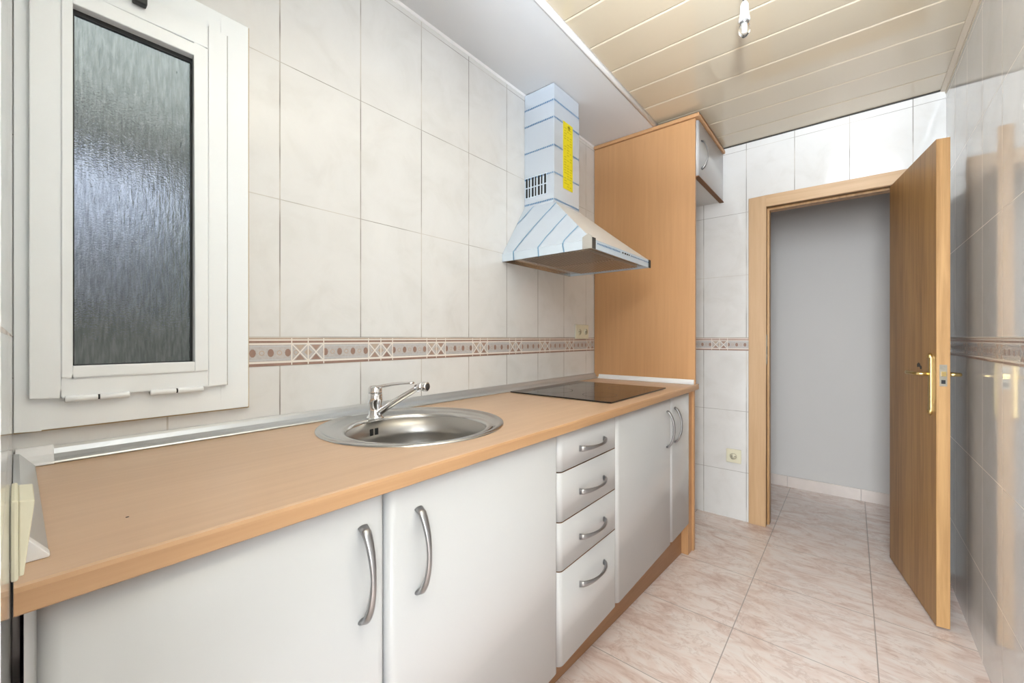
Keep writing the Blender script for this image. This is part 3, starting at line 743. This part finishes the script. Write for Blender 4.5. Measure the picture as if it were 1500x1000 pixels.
# ------------------------------------------------------------------ corridor beyond the doorway
b = MB(); YB = 3.815
b.box(-1.5, 1.6, YB, YB+.1, 0, 2.6, 'wall_paint')
tag(b.build('wall_corridor'), 'plain painted corridor wall seen through the doorway', kind='structure')
b = MB(); b.box(-1.5, XW-.14, YF, YB, 0, 2.6, 'wall_paint'); b.box(1.5, 1.6, YF+.1, YB, 0, 2.6, 'wall_paint')
b.box(XR+.0, 1.5, YF+.08, YF+.1, 0, 2.6, 'wall_paint'); b.box(-1.39, OX0-.019, YF+.1, YF+.105, 0, 2.6, 'wall_paint'); b.box(OX1+.019, XR, YF+.1, YF+.105, 0, 2.6, 'wall_paint'); b.box(OX0-.019, OX1+.019, YF+.1, YF+.105, OZ+.02, 2.6, 'wall_paint')
b.box(-1.5, 1.6, YF+.1, YB+.1, 2.5, 2.6, 'wall_paint')
tag(b.build('wall_hall'), 'painted side walls and top of the corridor', kind='structure')
b = MB(); x = -1.36+.002
xs_ = [-1.5, -1.255, -.82, -.385, .05, .485, .92, 1.5]
for xa_, xb_ in zip(xs_, xs_[1:]): b.box(xa_+.0008, xb_-.0008, YB-.009, YB-.0003, .0005, .083, 'skirt')
tag(b.build('baseboard_corridor', bevel=.0015), 'pink marbled tile skirting along the corridor wall', kind='structure')

# ------------------------------------------------------------------ hanging bulb
LX, LY = -.277, 1.553
lamp = empty('hanging_bulb', (LX, LY, ZC)); tag(lamp, 'clear bulb in a white lampholder hanging from the slatted ceiling', 'lamp')
b = MB(); b.tube([(-.004, 0, -.001), (-.005, .001, -.05), (-.003, 0, -.108)], .0018, 'black', 8); b.tube([(.004, .001, -.001), (.006, 0, -.05), (.004, 0, -.108)], .0018, 'cream_dark', 8); b.build('cable', lamp)
b = MB(); b.lathe([(.0, -.103), (.008, -.104), (.012, -.112), (.0135, -.140), (.0165, -.160), (.0172, -.163), (.0172, -.166), (.0, -.166)], (0, 0, 0), 'white_bulb', 28); b.build('lampholder', lamp)
b = MB(); b.lathe([(.013, -.1665), (.013, -.176), (.0, -.176)], (0, 0, 0), 'handle', 24); b.build('cap', lamp)
b = MB(); b.lathe([(.0125, -.1765), (.0165, -.185), (.0170, -.200), (.0125, -.213), (.005, -.220), (.0, -.2205)], (0, 0, 0), 'clear', 28)
b.lathe([(.006, -.1765), (.006, -.205), (.0, -.208)], (0, 0, 0), 'white_bulb', 12); b.build('glass_bulb', lamp)

# ------------------------------------------------------------------ room behind the camera, with an opening added for the fill light
b = MB(); b.box(-1.9, -1.8, -4.2, -.12, 0, 2.6, 'room_wall'); b.box(1.8, 1.9, -4.2, -.12, 0, 2.6, 'room_wall')
b.box(XR+.12, 1.8, -.14, -.12, 0, 2.6, 'room_wall'); b.box(-1.8, -.22, -.08, -.06, 0, 2.6, 'room_wall')
b.box(-1.9, -1.1, -4.2, -4.1, 0, 2.6, 'room_wall'); b.box(1.1, 1.9, -4.2, -4.1, 0, 2.6, 'room_wall'); b.box(-1.1, 1.1, -4.2, -4.1, 0, .3, 'room_wall'); b.box(-1.1, 1.1, -4.2, -4.1, 2.35, 2.6, 'room_wall')
b.box(-1.9, 1.9, -4.2, -.2, 2.5, 2.6, 'room_wall')
tag(b.build('wall_behind'), 'walls of the adjoining room the picture is taken from', kind='structure')

# ------------------------------------------------------------------ light
def area(name, loc, to, sx, sy, power, col=(1, 1, 1), spread=None):
    l = bpy.data.lights.new(name, 'AREA'); l.shape = 'RECTANGLE'; l.size = sx; l.size_y = sy; l.energy = power; l.color = col
    if spread: l.spread = spread
    o = bpy.data.objects.new(name, l); C.objects.link(o); o.location = loc
    o.rotation_euler = (Vector(to)-Vector(loc)).to_track_quat('-Z', 'Y').to_euler(); return o
area('rear_fill_light', (0, -4.05, 1.35), (0, 0, 1.3), 2.1, 2.0, 280, (.90, .96, 1.0))  # added fill from behind the camera, lifts the far end; window is made up
area('side_fill_light', (1.75, -1.05, 1.35), (0, -.95, 1.2), 1.5, 2.1, 56, (.78, .90, 1.0))  # added fill aimed at the window wall side; no window in this wall
area('camera_flash_up', (.08, -.06, 1.60), (-.05, .70, 2.37), .14, .08, 18, (.80, .90, 1.0), math.radians(75))
area('overhead_fill_light', (.0, -.62, 2.42), (-.05, 1.6, .0), .9, .7, 38, (.85, .93, 1.0))  # added overhead fill to brighten floor and right wall, not a known lamp
area('corridor_lamp', (1.2, 3.45, 1.4), (-.4, 3.75, .7), .5, 1.2, .5, (1, .94, .90))
area('light_well_sky', (-1.85, .2, 3.1), (-1.85, .2, 0), .7, 2.0, 24, (.86, .92, 1))

w = bpy.data.worlds.new('World'); bpy.context.scene.world = w; w.use_nodes = True
w.node_tree.nodes['Background'].inputs[0].default_value = (.75, .85, 1, 1); w.node_tree.nodes['Background'].inputs[1].default_value = .6

# ------------------------------------------------------------------ camera
cd = bpy.data.cameras.new('Camera'); cam = bpy.data.objects.new('Camera', cd); C.objects.link(cam)
cam.location = (0, 0, EYE); cam.rotation_euler = (math.pi/2, 0, math.radians(39.5936))
cd.sensor_width = 36; cd.lens = 602.116/1500*36; cd.shift_y = -5/1500; cd.clip_start = .01
sc = bpy.context.scene; sc.camera = cam
sc.view_settings.view_transform = 'Standard'; sc.view_settings.look = 'None'; sc.view_settings.gamma = 1
sc.view_settings.exposure = 0.62
